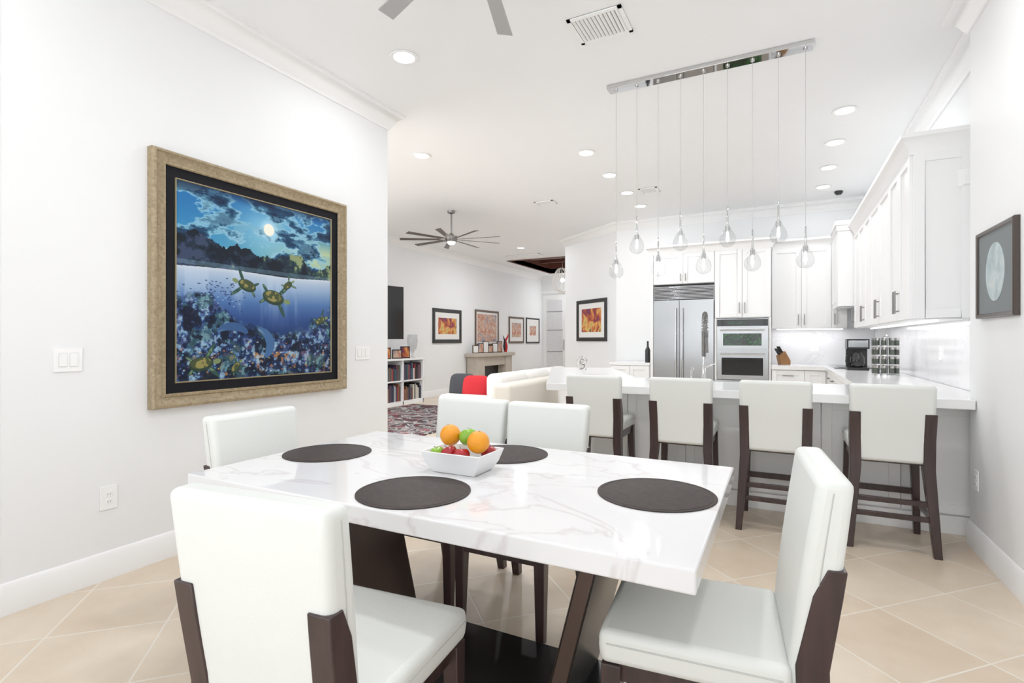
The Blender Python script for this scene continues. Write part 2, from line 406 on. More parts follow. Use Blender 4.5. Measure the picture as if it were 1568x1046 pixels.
# ---------------------------------------------------------------- dining table
e = E('dining_table')
MB().box(-2.06, -.17, 1.245, 2.33, .70, .76, m_marble).obj('marble_top', e, bevel=.006, seg=3)
b = MB(); b.box(-1.62, -.52, 1.42, 1.93, .0, .065, m_blackmetal)
for s_, xb, xt in ((1, -.62, -.46), (-1, -1.52, -1.68)):
    def q(x): return (x-.055, x) if s_ > 0 else (x, x+.055)
    a0, a1 = q(xb); c0, c1 = q(xt)
    b.prism([(a0, .06), (a1, .06), (c1, .70), (c0, .70)], 1.50, 1.93, 'y', m_blackmetal)
    xi = a0-.001 if s_ > 0 else a1+.001; xj = c0-.001 if s_ > 0 else c1+.001
    b.prism([(a0+.004, .065), (a1-.004, .065), (c1-.004, .699), (c0+.004, .699)], 1.496, 1.501, 'y', m_bronze)
    b.prism([(xi-.003, .065), (xi+.003, .065), (xj+.003, .699), (xj-.003, .699)], 1.51, 1.92, 'y', m_bronze)
b.obj('metal_base', e, bevel=.003)
for (x, y) in ((-1.86, 1.77), (-1.12, 1.45), (-.375, 1.80), (-1.12, 2.12)):
    b = MB(); b.lathe([(.0, 0), (.19, 0), (.195, .001), (.195, .0035), (.19, .0045), (0, .0045)], (0, 0, 0), m_mat, 64)
    pts = [(.182*math.cos(t*math.pi/32), .182*math.sin(t*math.pi/32), .0045) for t in range(65)]
    b.tube(pts, .0009, m_seammat, 5)
    b.obj('placemat', loc=(x, y, .7602), ang=50)
def rring(mb, lv, mat):
    vs = []; fs = []
    for hx, hy, z in lv: vs += [(-hx, -hy, z), (hx, -hy, z), (hx, hy, z), (-hx, hy, z)]
    n = len(lv)
    for i in range(n-1):
        for j in range(4): fs.append((i*4+j, i*4+(j+1) % 4, (i+1)*4+(j+1) % 4, (i+1)*4+j))
    fs.append((3, 2, 1, 0)); fs.append((4*n-4, 4*n-3, 4*n-2, 4*n-1)); mb.add(vs, fs, mat)
b = MB(); rring(b, [(.095, .07, 0), (.118, .088, .035), (.136, .102, .085), (.129, .095, .085), (.110, .08, .038), (.09, .065, .012)], m_ceramic)
b.obj('fruit_bowl', loc=(-1.13, 1.775, .7605), bevel=.008, seg=3)
def fruit(name, mat, x, y, z, r, apple):
    b = MB(); prof = []
    for i in range(15):
        t = math.pi*i/14; rr = r*math.sin(t); zz = -r*math.cos(t)
        if apple:
            rr = r*(math.sin(t)**.85)*(1+.07*math.cos(t)*-1) if 0 < i < 14 else 0
            zz = -r*.9*math.cos(t)*(1-.28*math.exp(-(math.sin(t)/.35)**2))
        prof.append((max(rr, .0003), zz))
    b.lathe(prof, (0, 0, 0), mat, 24)
    if apple: b.tube([(0, 0, r*.6), (.003, 0, r*.85), (.008, 0, r*1.08)], .0014, m_stem, 6)
    else: b.lathe([(.0005, r*.985), (.004, r*.99), (.003, r*1.01), (.0005, r*1.01)], (0, 0, 0), m_stem, 8)
    o = b.obj(name, loc=(x, y, z), ang=60); o.rotation_euler = (random.uniform(-.4, .4), random.uniform(-.4, .4), random.random()*6)
bx, by, bz = -1.13, 1.775, .7605
fruit('orange', m_orange, bx-.078, by+.03, bz+.130, .043, False)
fruit('orange', m_orange, bx+.082, by-.015, bz+.122, .044, False)
fruit('green_apple', m_green, bx+.003, by+.040, bz+.126, .038, True)
fruit('red_apple', m_red, bx-.033, by-.045, bz+.074, .033, True)
fruit('red_apple', m_red, bx+.030, by-.054, bz+.072, .033, True)
fruit('red_apple', m_red, bx+.088, by+.052, bz+.072, .032, True)
fruit('green_apple', m_green, bx-.092, by-.042, bz+.070, .027, True)

# ---------------------------------------------------------------- big painting
def fbm(n, base, octs, seed, ax=1.0):
    rng = np.random.RandomState(seed); out = np.zeros((n, n)); amp = 1; tot = 0
    for o in range(octs):
        k = base*2**o; gx = max(2, int(k*ax)); g = rng.rand(k+2, gx+2)
        yy = np.linspace(0, k, n, endpoint=False); xx = np.linspace(0, gx, n, endpoint=False)
        yi = yy.astype(int); xi = xx.astype(int); fy = yy-yi; fx = xx-xi; fy = fy*fy*(3-2*fy); fx = fx*fx*(3-2*fx)
        a = g[yi][:, xi]; b_ = g[yi][:, xi+1]; c_ = g[yi+1][:, xi]; d_ = g[yi+1][:, xi+1]
        v = (a*(1-fx)+b_*fx)*(1-fy)[:, None]+(c_*(1-fx)+d_*fx)*fy[:, None]
        out += v*amp; tot += amp; amp *= .6
    return out/tot
def painting_colors(n):
    V, U = np.meshgrid(np.linspace(0, 1, n), np.linspace(0, 1, n), indexing='ij')
    img = np.zeros((n, n, 3))
    def mix(c, mask):
        nonlocal img
        img = img*(1-mask[..., None])+np.array(c)[None, None, :]*mask[..., None]
    sm = lambda a, b, x: np.clip((x-a)/(b-a), 0, 1)**2*(3-2*np.clip((x-a)/(b-a), 0, 1))
    t = sm(.6, 1, V)
    img[:] = np.array([62, 150, 196])[None, None]*(1-t)[..., None]+np.array([30, 104, 170])[None, None]*t[..., None]
    glow = np.exp(-(((U-1.0)/.45)**2+((V-.72)/.11)**2)); mix([206, 216, 150], glow*.95)
    glow = np.exp(-(((U-.53)/.20)**2+((V-.84)/.13)**2)); mix([140, 204, 234], glow*.85)
    f = fbm(n, 8, 6, 11, .5); f2 = fbm(n, 6, 6, 13, .5); f = (f-f.mean())/f.std(); f2 = (f2-f2.mean())/f2.std()
    cl = .8*f+.45*f2+.4*sm(.75, 1, V)
    up = (V > .58)
    mix([150, 200, 222], sm(-.45, -.1, cl)*.75*up); mix([58, 112, 146], sm(.0, .2, cl)*.9*up); mix([20, 54, 88], sm(.2, .55, cl)*.95*up); mix([8, 26, 52], sm(.7, 1.4, cl)*.9*up)
    mix([120, 176, 200], sm(.9, 1.1, f2)*.5*up)
    mix([10, 28, 60], sm(.94, 1.0, V)*.6)
    moon = np.sqrt((U-.53)**2+(V-.845)**2); mix([180, 226, 248], sm(.075, .03, moon)*.75); mix([255, 252, 235], sm(.038, .032, moon))
    g = fbm(n, 8, 6, 5)
    ridge = .685+.09*np.exp(-((U-.02)/.16)**2)+.03*np.exp(-((U-.48)/.10)**2)-.03*sm(.6, 1, U)+.11*(g[n//2][None, :]-.5)*1.6
    mtn = (V < ridge) & (V > .55); mix([20, 34, 52], mtn*.97)
    g2 = fbm(n, 14, 5, 8)
    mix([58, 90, 70], mtn*sm(.48, .60, g2)*.7*(U > .28)); mix([66, 78, 114], mtn*sm(.48, .58, g2)*.6*(U < .36)); mix([8, 14, 26], mtn*sm(.46, .40, g2)*.75)
    mix([170, 180, 120], mtn*sm(.585, .62, g2)*.7*(U > .3))
    mix([130, 170, 190], (np.abs(V-.60) < .012)*.35*mtn)
    wl = .585+.006*np.sin(U*7)+.018*(U-.5)
    wat = V < wl; d = np.clip((wl-V)/wl, 0, 1)
    stops = [0, .03, .14, .28, .45, .68, 1]; cols = np.array([[206, 216, 228], [180, 198, 220], [136, 166, 204], [72, 110, 168], [36, 66, 126], [20, 42, 90], [14, 26, 60]])
    wc = np.stack([np.interp(d, stops, cols[:, k]) for k in range(3)], -1)
    img = np.where(wat[..., None], wc, img)
    rays = sm(.50, .7, fbm(n, 2, 4, 21, 7))*wat*(1-sm(.15, .6, d)); mix([200, 218, 238], rays*.35)
    n1 = fbm(n, 26, 4, 31); n2 = fbm(n, 20, 4, 41); n3 = fbm(n, 34, 3, 51); n4 = fbm(n, 12, 5, 71); n5 = fbm(n, 44, 3, 81)
    lim = .24+.20*np.exp(-((U-.12)/.22)**2)+.15*np.exp(-((U-.98)/.14)**2)+.16*(n4-.5)
    reef = wat*sm(lim+.02, lim-.04, V)
    mix([28, 52, 100], reef*.8); mix([58, 92, 146], reef*sm(.46, .54, n1)*.9); mix([122, 160, 198], reef*sm(.56, .63, n1)*.85); mix([76, 82, 130], reef*sm(.56, .62, n2)*.6)
    mix([12, 22, 48], reef*sm(.47, .42, n5)*.8)
    mix([186, 126, 70], reef*sm(.63, .68, n3)*.75*(V < .14)); mix([140, 84, 104], reef*sm(.64, .69, fbm(n, 30, 3, 61))*.4*(V < .18)); mix([160, 200, 220], reef*sm(.60, .66, n5)*.7)
    mix([60, 106, 100], reef*sm(.56, .64, n4)*.5)
    mix([6, 12, 30], reef*sm(.44, .36, n2)*.8)
    rng = np.random.RandomState(9)
    for k in range(110):
        u0 = rng.normal(.22, .08); v0 = rng.normal(.45, .05)
        if v0 > .54: continue
        mix([30, 44, 92] if k % 4 else [140, 176, 210], (((U-u0)/.006)**2+((V-v0)/.003)**2 < 1)*.8)
    for k in range(60):
        u0 = rng.rand(); v0 = rng.rand()*.2; cc = [[214, 174, 80], [196, 116, 76], [200, 216, 230], [90, 170, 196]][k % 4]
        mix(cc, (((U-u0)/.006)**2+((V-v0)/.0035)**2 < 1)*.8)
    def ell(u0, v0, a, b_, ang, c_, op=1.0, tex=None):
        cu = math.cos(ang); su = math.sin(ang); x = (U-u0)*cu+(V-v0)*su; y = -(U-u0)*su+(V-v0)*cu
        m = sm(1.15, .9, (x/a)**2+(y/b_)**2)
        if tex is not None: m = m*tex
        mix(c_, m*op)
    def turtle(u0, v0, s, ang, flip=1):
        ca, sa = math.cos(ang), math.sin(ang)
        P = lambda x, y: (u0+s*(x*ca-y*sa), v0+s*(x*sa+y*ca))
        for (x, y, a, b_, an) in ((1.0, 1.0*flip, .95, .2, .9*flip), (1.0, -.8*flip, .9, .2, -.9*flip), (-1.0, .6*flip, .5, .15, 2.4*flip), (-1.0, -.5*flip, .5, .15, -2.4*flip)):
            p = P(x, y); ell(p[0], p[1], a*s, b_*s, ang+an, [44, 74, 66]); ell(p[0], p[1], a*s*.8, b_*s*.5, ang+an, [124, 152, 104], .8, sm(.42, .52, n3))
        p = P(1.55, 0); ell(p[0], p[1], .38*s, .24*s, ang, [120, 138, 90])
        ell(u0, v0, 1.15*s, .66*s, ang, [38, 56, 44]); ell(u0, v0+.1*s, .95*s, .48*s, ang, [142, 134, 76]); ell(u0, v0+.1*s, .95*s, .48*s, ang, [50, 64, 42], .85, sm(.47, .52, n3))
    turtle(.39, .51, .048, math.pi-.3); turtle(.56, .455, .062, -.2); turtle(.66, .535, .030, .6)
    turtle(.91, .33, .036, .4)
    def dolphin(u0, v0, s, a0, c1, c2):
        for k in range(30):
            t_ = k/29; an = a0+t_*1.7; x = u0+s*math.cos(an); y = v0+s*.75*math.sin(an); w_ = .15*s*math.sin(math.pi*min(1, t_*.85+.12))**.8+.004
            ell(x, y, w_*1.1, w_, an, c1)
            ell(x-.045*s*math.cos(an), y-.045*s*math.sin(an), w_*.6, w_*.5, an, c2, .6)
    dolphin(.40, .18, .14, -.6, [60, 100, 150], [150, 184, 212]); dolphin(.30, .20, .11, .7, [50, 84, 134], [100, 140, 184])
    turtle(.13, .085, .055, .15); turtle(.32, .06, .03, .8)
    img = np.clip(img*.95, 0, 255)/255
    return np.where(img <= .04045, img/12.92, ((img+.055)/1.055)**2.4)
def painting_mesh(name, w_, h_, n, parent, y):
    cols = painting_colors(n)
    xs = np.linspace(-w_/2, w_/2, n); zs = np.linspace(-h_/2, h_/2, n)
    Z, X = np.meshgrid(zs, xs, indexing='ij'); co = np.stack([X, np.full_like(X, y), Z], -1).reshape(-1, 3)
    i = np.arange(n*n).reshape(n, n); q = np.stack([i[:-1, :-1], i[:-1, 1:], i[1:, 1:], i[1:, :-1]], -1).reshape(-1, 4)
    me = bpy.data.meshes.new(name); me.from_pydata(co.tolist(), [], q.tolist())
    at = me.color_attributes.new('Col', 'FLOAT_COLOR', 'POINT')
    rgba = np.ones((n*n, 4), np.float32); rgba[:, :3] = cols.reshape(-1, 3); at.data.foreach_set('color', rgba.ravel())
    m, nt, b = newmat('ocean_painting'); a = nt.nodes.new('ShaderNodeAttribute'); a.attribute_name = 'Col'
    nt.links.new(a.outputs['Color'], b.inputs['Base Color']); b.inputs['Roughness'].default_value = .45; b.inputs['Specular IOR Level'].default_value = .2
    me.materials.append(m); o = bpy.data.objects.new(name, me); S.collection.objects.link(o); o.parent = parent
    return o
e = E('ocean_painting', (LX+.001, 2.47, 1.635), R(90))
b = MB(); b.rings(1.50, 1.505, [(0, 0), (0, .045), (.008, .056), (.018, .058), (.024, .048), (.050, .036), (.062, .034), (.068, .040), (.078, .040), (.084, .03)], m_gold)
b.obj('gilt_frame', e, fixn=False)
b = MB(); b.rings(1.50, 1.505, [(.083, .031), (.083, .024), (.142, .020)], m_navy); b.rings(1.50, 1.505, [(.141, .021), (.143, .026), (.148, .026), (.150, .018)], m_gold2); b.obj('liner', e, fixn=False)
MB().box(-.74, .74, -.012, 0, -.74, .74, m_black).obj('backing', e)
painting_mesh('canvas', 1.21, 1.215, 520, e, -.019)

def framed(name, loc, rz, w_, h_, fw, fm, mw, mm, am):
    e = E(name, loc, rz)
    b = MB(); b.rings(w_, h_, [(0, 0), (0, .025), (.006, .032), (fw*.6, .030), (fw-.005, .022), (fw, .012)], fm)
    b.rings(w_, h_, [(fw-.002, .014), (fw+mw, .014)], mm); b.obj('frame', e, fixn=False)
    b = MB(); b.box(-w_/2+fw+mw-.004, w_/2-fw-mw+.004, -.012, -.002, -h_/2+fw+mw-.004, h_/2-fw-mw+.004, am); b.obj('picture', e)
art1 = ramp_mat('abstract_warm', [(.3, C(30, 40, 110)), (.42, C(130, 28, 34)), (.52, C(196, 104, 44)), (.6, C(216, 180, 96)), (.72, C(60, 20, 40))], 4, 2, 1)
art2 = ramp_mat('abstract_pastel', [(.3, C(80, 100, 150)), (.45, C(204, 174, 150)), (.55, C(180, 106, 80)), (.65, C(224, 210, 190)), (.75, C(110, 56, 56))], 5, 3, 1)
art3 = ramp_mat('map_print', [(.35, C(150, 166, 172)), (.5, C(170, 186, 190)), (.6, C(192, 200, 200)), (.7, C(146, 178, 184))], 9, 6, .5)
m_bf = MT('brown_frame', C(86, 62, 44), .4)
m_df = MT('dark_wood_frame', C(66, 56, 50), .35, .1)
m_gmat = MT('grey_mat', C(120, 125, 127), .7, spec=.2)
framed('framed_art', (LVX+.001, 10.32, 1.61), R(90), 1.18, .80, .09, m_blk, .12, m_white, art1)
framed('framed_art', (LVX+.001, 12.2, 1.60), R(90), 1.25, .95, .06, m_bf, .05, m_white, art2)
framed('framed_art', (LVX+.001, 13.95, 1.58), R(90), .98, .78, .06, m_bf, .12, m_white, art2)
framed('framed_art', (LVX+.001, 15.1, 1.58), R(90), .98, .80, .05, m_blk, .2, m_white, art2)
dv = Vector((A[0]-B[0], A[1]-B[1])).normalized(); nrm = Vector((dv.y, -dv.x))
ang = math.atan2(dv.y, dv.x)
pc = Vector(B)+dv*(Vector(A)-Vector(B)).length*.56
framed('framed_art', (pc.x+nrm.x*.001, pc.y+nrm.y*.001, 1.66), ang, 1.02, .80, .075, m_blk, .10, m_white, art1)
e = E('framed_map_print', (RX-.001, 3.755, 1.655), R(-90))
b = MB(); b.rings(.57, .50, [(0, 0), (0, .022), (.006, .028), (.02, .026), (.026, .018)], m_df); b.obj('frame', e, fixn=False)
MB().box(-.283, .283, -.0165, -.002, -.248, .248, m_gmat).obj('mat_board', e, smooth=False)
b = MB(); n_ = 48
b.add([(.14*math.cos(k*math.pi/24), dy, .16*math.sin(k*math.pi/24)) for dy in (-.0165, -.0185) for k in range(n_)], [tuple(range(n_)), tuple(range(n_, 2*n_))]+[(k, (k+1) % n_, n_+(k+1) % n_, n_+k) for k in range(n_)], art3)
b.obj('print', e, smooth=False)

# ---------------------------------------------------------------- switches
def plate(name, loc, rz, w_, h_, kind):
    b = MB(); b.box(-w_/2, w_/2, -.006, 0, -h_/2, h_/2, m_plate)
    if kind == 'switch':
        n = max(1, round(w_/.06))
        for i in range(n):
            cx = (i-(n-1)/2)*.046; b.box(cx-.016, cx+.016, -.010, -.005, -.033, .033, m_trim); b.box(cx-.018, cx+.018, -.0064, -.005, -.035, .035, m_seam)
    else:
        for zz in (-.02, .02):
            b.box(-.017, .017, -.0085, -.005, zz-.014, zz+.014, m_trim)
            for sx in (-.006, .006): b.box(sx-.001, sx+.001, -.009, -.008, zz-.006, zz+.004, m_black)
    b.obj(name, loc=loc, rz=rz, bevel=.002)
plate('light_switch', (LX+.001, 1.345, 1.18), R(90), .12, .12, 'switch')
plate('light_switch', (LX+.001, 3.45, 1.17), R(90), .165, .115, 'switch')
plate('electrical_outlet', (LX+.001, 1.525, .435), R(90), .08, .125, 'outlet')
plate('electrical_outlet', (RX-.001, 4.12, .43), R(-90), .075, .12, 'outlet')
plate('electrical_outlet', (LVX+.001, 10.6, .4), R(90), .08, .12, 'outlet')

# ---------------------------------------------------------------- ceiling fixtures
LC = (.97, .985, 1)
def light_disk(loc, power, r=.07, col=LC):
    l = bpy.data.lights.new('can_lamp', 'AREA'); l.shape = 'DISK'; l.size = r*2; l.energy = power; l.color = col
    o = bpy.data.objects.new('lamp', l); S.collection.objects.link(o); o.location = loc; return o
def can(x, y, p):
    e = E('recessed_light', (x, y, CEIL))
    b = MB(); b.lathe([(.075, -.002), (.10, -.002), (.104, -.006), (.098, -.011), (.078, -.009), (.074, -.004)], (0, 0, 0), m_trim, 32); b.obj('trim_ring', e)
    b = MB(); b.lathe([(.0005, -.004), (.076, -.004), (.076, -.003), (.0005, -.003)], (0, 0, 0), m_emit, 24); b.obj('lens', e)
    o = light_disk((0, 0, -.014), p); o.parent = e
for x, y, p in ((-2.46, 3.07, 7), (.33, 3.07, 10), (-2.46, .6, 6), (.33, .6, 5)): can(x, y, p)
for x, y, p in ((.517, 5.6, 5.5), (.51, 6.46, 5), (.515, 7.36, 5), (.51, 8.25, 4.5), (-1.92, 5.56, 10), (-1.92, 6.45, 9), (-1.93, 7.33, 7), (-1.93, 8.15, 6)): can(x, y, p)
for x, y in ((-5.2, 10.6), (-6.0, 5.0), (-3.6, 4.8), (-5.3, 15.4)): can(x, y, 32)
def vent(x, y, w_, d_, n):
    b = MB(); z = CEIL
    b.box(x-w_/2, x+w_/2, y-d_/2, y+d_/2, z-.003, z-.0005, m_grey)
    f = .025
    b.box(x-w_/2, x+w_/2, y-d_/2, y-d_/2+f, z-.012, z-.002, m_trim); b.box(x-w_/2, x+w_/2, y+d_/2-f, y+d_/2, z-.012, z-.002, m_trim)
    b.box(x-w_/2, x-w_/2+f, y-d_/2, y+d_/2, z-.012, z-.002, m_trim); b.box(x+w_/2-f, x+w_/2, y-d_/2, y+d_/2, z-.012, z-.002, m_trim)
    for i in range(n):
        cx = x-w_/2+f+(w_-2*f)*(i+.5)/n; hw = (w_-2*f)/n*.33
        b.prism([(cx-hw, z-.012), (cx-hw+.003, z-.012), (cx+hw, z-.003), (cx+hw-.003, z-.003)], y-d_/2+f, y+d_/2-f, 'y', m_trim)
    b.obj('air_vent', smooth=False)
vent(-1.06, 3.35, .36, .31, 12); vent(-1.62, 7.34, .25, .25, 8); vent(-3.16, 7.29, .3, .2, 8); vent(-5.6, 11.6, .9, .25, 14)
def fan(name, x, y, z, r, n, a0, bw, bmat, hubmat, p):
    e = E(name, (x, y, z))
    b = MB(); b.lathe([(.001, CEIL-z), (.065, CEIL-z-.001), (.06, CEIL-z-.035), (.02, CEIL-z-.05), (.013, CEIL-z-.055), (.013, .10), (.03, .095), (.045, .06), (.095, .05), (.10, -.02), (.085, -.04), (.001, -.042)], (0, 0, 0), hubmat, 28)
    b.obj('motor', e)
    b = MB()
    for i in range(n):
        a = a0+2*math.pi*i/n; u = Vector((math.cos(a), math.sin(a), 0)); pp = Vector((-u.y, u.x, 0))
        for (r0, r1, w0, w1, th, mt) in ((.08, .2, .03, .03, .004, hubmat), (.17, r, bw*.75, bw, .004, bmat)):
            vs = []
            for rr, ww in ((r0, w0), (r1, w1)):
                for sgn in (-1, 1):
                    for dz in (-th, th): vs.append(u*rr+pp*sgn*ww/2+Vector((0, 0, dz+sgn*ww*.1)))
            b.add(vs, [(0, 1, 3, 2), (4, 6, 7, 5), (0, 2, 6, 4), (1, 5, 7, 3), (0, 4, 5, 1), (2, 3, 7, 6)], mt)
    b.obj('blades', e, bevel=.001, seg=1)
    b = MB(); b.lathe([(.001, -.085), (.04, -.08), (.06, -.06), (.065, -.042), (.001, -.041)], (0, 0, 0), m_emit, 24); b.obj('fill_globe', e)
    o = light_disk((0, 0, -.09), p, .08); o.parent = e
    return e
fan('ceiling_fan', -1.12, 1.84, 2.95, .73, 7, R(107.6), .085, m_fan, m_nickel, 13)  # light kit on this fan is added to fill the peninsula front
fan('ceiling_fan', -4.72, 7.08, 2.90, .82, 9, R(10), .08, m_fan_dk, m_nickel, 6)

# linear pendant
e = E('linear_pendant_light', (0, 0, 0))
MB().box(-1.265, .205, 4.165, 4.275, CEIL-.032, CEIL-.001, m_chrome).obj('canopy', e, bevel=.003)
bc = MB(); bg = MB(); bm_ = MB(); be = MB()
m_cord = MT('clear_cord', C(176, 176, 176), .3)
for i in range(9):
    x = -1.20+i*.1694; y = 4.22; zc = 1.85 if i % 2 == 0 else 2.04
    bc.cyl((x, y, zc+.12), (x, y, CEIL-.03), .0014, .0014, m_cord, 6)
    bm_.lathe([(.003, .24), (.006, .235), (.008, .10), (.017, .095), (.018, .055), (.012, .05)], (x, y, zc), m_chrome, 14)
    bm_.lathe([(.001, -.004), (.014, -.002), (.014, .008), (.001, .01)], (x, y, CEIL-.038), m_chrome, 14)
    prof = [(.019, .085), (.024, .07), (.04, .045), (.054, .015), (.058, -.012), (.052, -.038), (.036, -.056), (.016, -.064), (.001, -.065)]
    bg.lathe(prof, (x, y, zc), m_glass, 24)
    be.lathe([(.001, -.022), (.009, -.016), (.012, 0), (.009, .018), (.006, .05), (.001, .05)], (x, y, zc), m_emit, 12)
bc.obj('cords', e); bm_.obj('sockets', e); bg.obj('glass_globes', e); be.obj('bulbs', e)

# entry chandelier (wire orb)
e = E('orb_chandelier', (-5.05, 12.75, 2.84))
b = MB()
for k in range(9):
    a = math.pi*k/9; b.tube([(.27*math.cos(t)*math.cos(a)+.03*math.sin(3*t), .27*math.cos(t)*math.sin(a), .32*math.sin(t)) for t in [2*math.pi*i/28 for i in range(29)]], .008, m_orb, 6)
b.cyl((0, 0, .3), (0, 0, CEIL+.31-2.84), .008, .008, m_silver, 8)
b.superell((0, 0, 0), .06, .06, .06, m_emit, 1, 16)
b.obj('orb', e)
b = MB(); b.lathe([(.001, 0), (.05, .0), (.055, -.02), (.03, -.05), (.001, -.052)], (.72, 8.6, CEIL-.001), m_black, 20); b.obj('security_camera')

# ---------------------------------------------------------------- kitchen
def door(mb, axis, a0, a1, z0, z1, pl, handle=None, mat=None):
    mat = mat or m_cab; g = .0025; r = .065
    def bx(a, b, zz0, zz1, d0, d1, mt):
        if axis == 'y': mb.box(a, b, pl-d1, pl-d0, zz0, zz1, mt)
        else: mb.box(pl-d1, pl-d0, a, b, zz0, zz1, mt)
    a0 += g; a1 -= g; z0 += g; z1 -= g
    bx(a0, a1, z0, z1, .0, .010, mat)
    bx(a0, a0+r, z0, z1, .008, .022, mat); bx(a1-r, a1, z0, z1, .008, .022, mat)
    bx(a0+r, a1-r, z0, z0+r, .008, .022, mat); bx(a0+r, a1-r, z1-r, z1, .008, .022, mat)
    if handle:
        s, zz, L = handle; ha = a0+.035 if s == 'l' else (a1-.035 if s == 'r' else (a0+a1)/2)
        if s == 'h': bx(ha-L/2, ha+L/2, zz-.006, zz+.006, .045, .057, m_nickel); bx(ha-L/2+.01, ha-L/2+.02, zz-.005, zz+.005, .018, .05, m_nickel); bx(ha+L/2-.02, ha+L/2-.01, zz-.005, zz+.005, .018, .05, m_nickel)
        else:
            bx(ha-.006, ha+.006, zz, zz+L, .045, .057, m_nickel)
            bx(ha-.005, ha+.005, zz+.015, zz+.025, .018, .05, m_nickel); bx(ha-.005, ha+.005, zz+L-.025, zz+L-.015, .018, .05, m_nickel)
CT = .915
m_pen = MT('peninsula_paint', C(250, 250, 250), .35)
b = MB()
b.box(-1.62, 1.21, 4.42, 5.05, .0, CT-.062, m_pen)
xs = [-1.62, -1.15, -.68, -.21, .26, .73, 1.2]
for i in range(6): door(b, 'y', xs[i], xs[i+1], .13, CT-.067, 4.42, None, m_pen)
b.box(-1.63, 1.2, 4.40, 4.425, 0, .12, m_pen)
b.prism([(-1.62, 4.6), (-1.2, 5.05), (-2.05, 6.65), (-2.62, 6.45)], 0, CT-.062, 'z', m_pen)
b.obj('peninsula_cabinet', bevel=.002)
b = MB()
b.prism([(-1.78, 4.12), (1.055, 4.12), (1.055, 4.255), (1.205, 4.255), (1.205, 9.135), (-.12, 9.135), (-.12, 8.48), (.55, 8.48), (.55, 5.1), (-1.25, 5.1), (-2.0, 6.8), (-2.75, 6.55)], CT-.06, CT, 'z', m_quartz)
b.obj('kitchen_countertop', bevel=.004)
b = MB()
b.box(.60, 1.20, 5.06, 9.13, .1, CT-.062, m_cab); b.box(.66, 1.20, 5.06, 9.13, 0, .1, m_cab)
yy = [5.1, 5.65, 6.2, 6.75, 7.3, 7.85, 8.45]
for i in range(6):
    door(b, 'x', yy[i], yy[i+1], .12, .67, .60, ('l', .5, .14)); door(b, 'x', yy[i], yy[i+1], .68, CT-.065, .60, ('h', .77, .14))
b.box(-.12, .6, 8.53, 9.13, .1, CT-.062, m_cab); b.box(-.12, .6, 8.59, 9.13, 0, .1, m_cab)
door(b, 'y', -.115, .3, .12, .67, 8.53, ('r', .5, .14)); door(b, 'y', -.115, .3, .68, CT-.065, 8.53, ('h', .77, .14)); door(b, 'y', .3, .56, .12, CT-.065, 8.53)
b.obj('base_cabinets', bevel=.002)
# side counter left of the refrigerator
b = MB(); b.box(-2.52, -1.875, 8.53, 9.12, 0, CT-.045, m_cab); b.box(-2.54, -1.872, 8.50, 9.13, CT-.045, CT, m_quartz)
door(b, 'y', -2.51, -2.2, .12, CT-.05, 8.53, ('r', .5, .14)); door(b, 'y', -2.2, -1.88, .12, CT-.05, 8.53, ('l', .5, .14))
b.obj('side_cabinet', bevel=.002)
# upper cabinets right wall
b = MB(); U0, U1 = 1.43, 2.66
b.box(.86, KX-.004, 4.75, 8.0, U0, U1, m_cab)
ys = [4.75, 5.15, 5.55, 6.1, 6.65, 7.1, 7.55, 8.0]
for i in range(7): door(b, 'x', ys[i], ys[i+1], U0+.005, U1-.02, .86, ('l' if i % 2 else 'r', U0+.06, .18))
door(b, 'y', .86, KX-.02, U0+.005, U1-.02, 4.75)
b.obj('upper_cabinets_right', bevel=.002)
ccr = [(0, -.03), (.008, -.03), (.012, -.005), (.03, .03), (.055, .07), (.07, .08), (.07, .11), (-.05, .11), (-.05, -.03)]
b = MB(); b.sweep([(.845, 8.0), (.845, 4.735), (KX-.004, 4.735)], [(-o, z) for o, z in ccr], U1, m_cab)
b.obj('trim_5', ang=50)
# back wall tall units
b = MB(); TY = 8.5
b.box(-1.86, -1.815, TY, KY-.004, 0, 2.66, m_cab)
b.box(-1.81, -.895, TY+.02, KY-.004, 2.16, 2.66, m_cab)
door(b, 'y', -1.81, -1.355, 2.165, 2.64, TY+.02, ('r', 2.2, .12)); door(b, 'y', -1.355, -.90, 2.165, 2.64, TY+.02, ('l', 2.2, .12))
b.box(-.895, -.125, TY+.02, KY-.004, 1.61, 2.66, m_cab)
b.box(-.895, -.125, TY+.02, KY-.004, 0, .68, m_cab)
b.box(-.895, -.865, TY+.0, KY-.004, .68, 1.61, m_cab); b.box(-.155, -.125, TY+.0, KY-.004, .68, 1.61, m_cab)
door(b, 'y', -.89, -.51, 1.62, 2.64, TY+.02, ('r', 1.68, .16)); door(b, 'y', -.51, -.13, 1.62, 2.64, TY+.02, ('l', 1.68, .16))
door(b, 'y', -.89, -.13, .12, .67, TY+.02, ('h', .6, .3))
b.obj('tall_cabinets', bevel=.002)
b = MB(); b.box(-.12, .84, 8.82, KY-.004, 1.45, 2.66, m_cab)
door(b, 'y', -.12, .27, 1.455, 2.64, 8.82, ('r', 1.5, .16)); door(b, 'y', .27, .65, 1.455, 2.64, 8.82, ('l', 1.5, .16)); door(b, 'y', .65, .84, 1.455, 2.64, 8.82, ('l', 1.5, .16))
b.obj('upper_cabinets_back', bevel=.002)
b = MB(); b.sweep([(.64, 8.815), (-.115, 8.815), (-.115, TY), (-1.86, TY), (-1.86, KY-.01)], [(o, z) for o, z in ccr], U1, m_cab); b.obj('trim_6', ang=50)
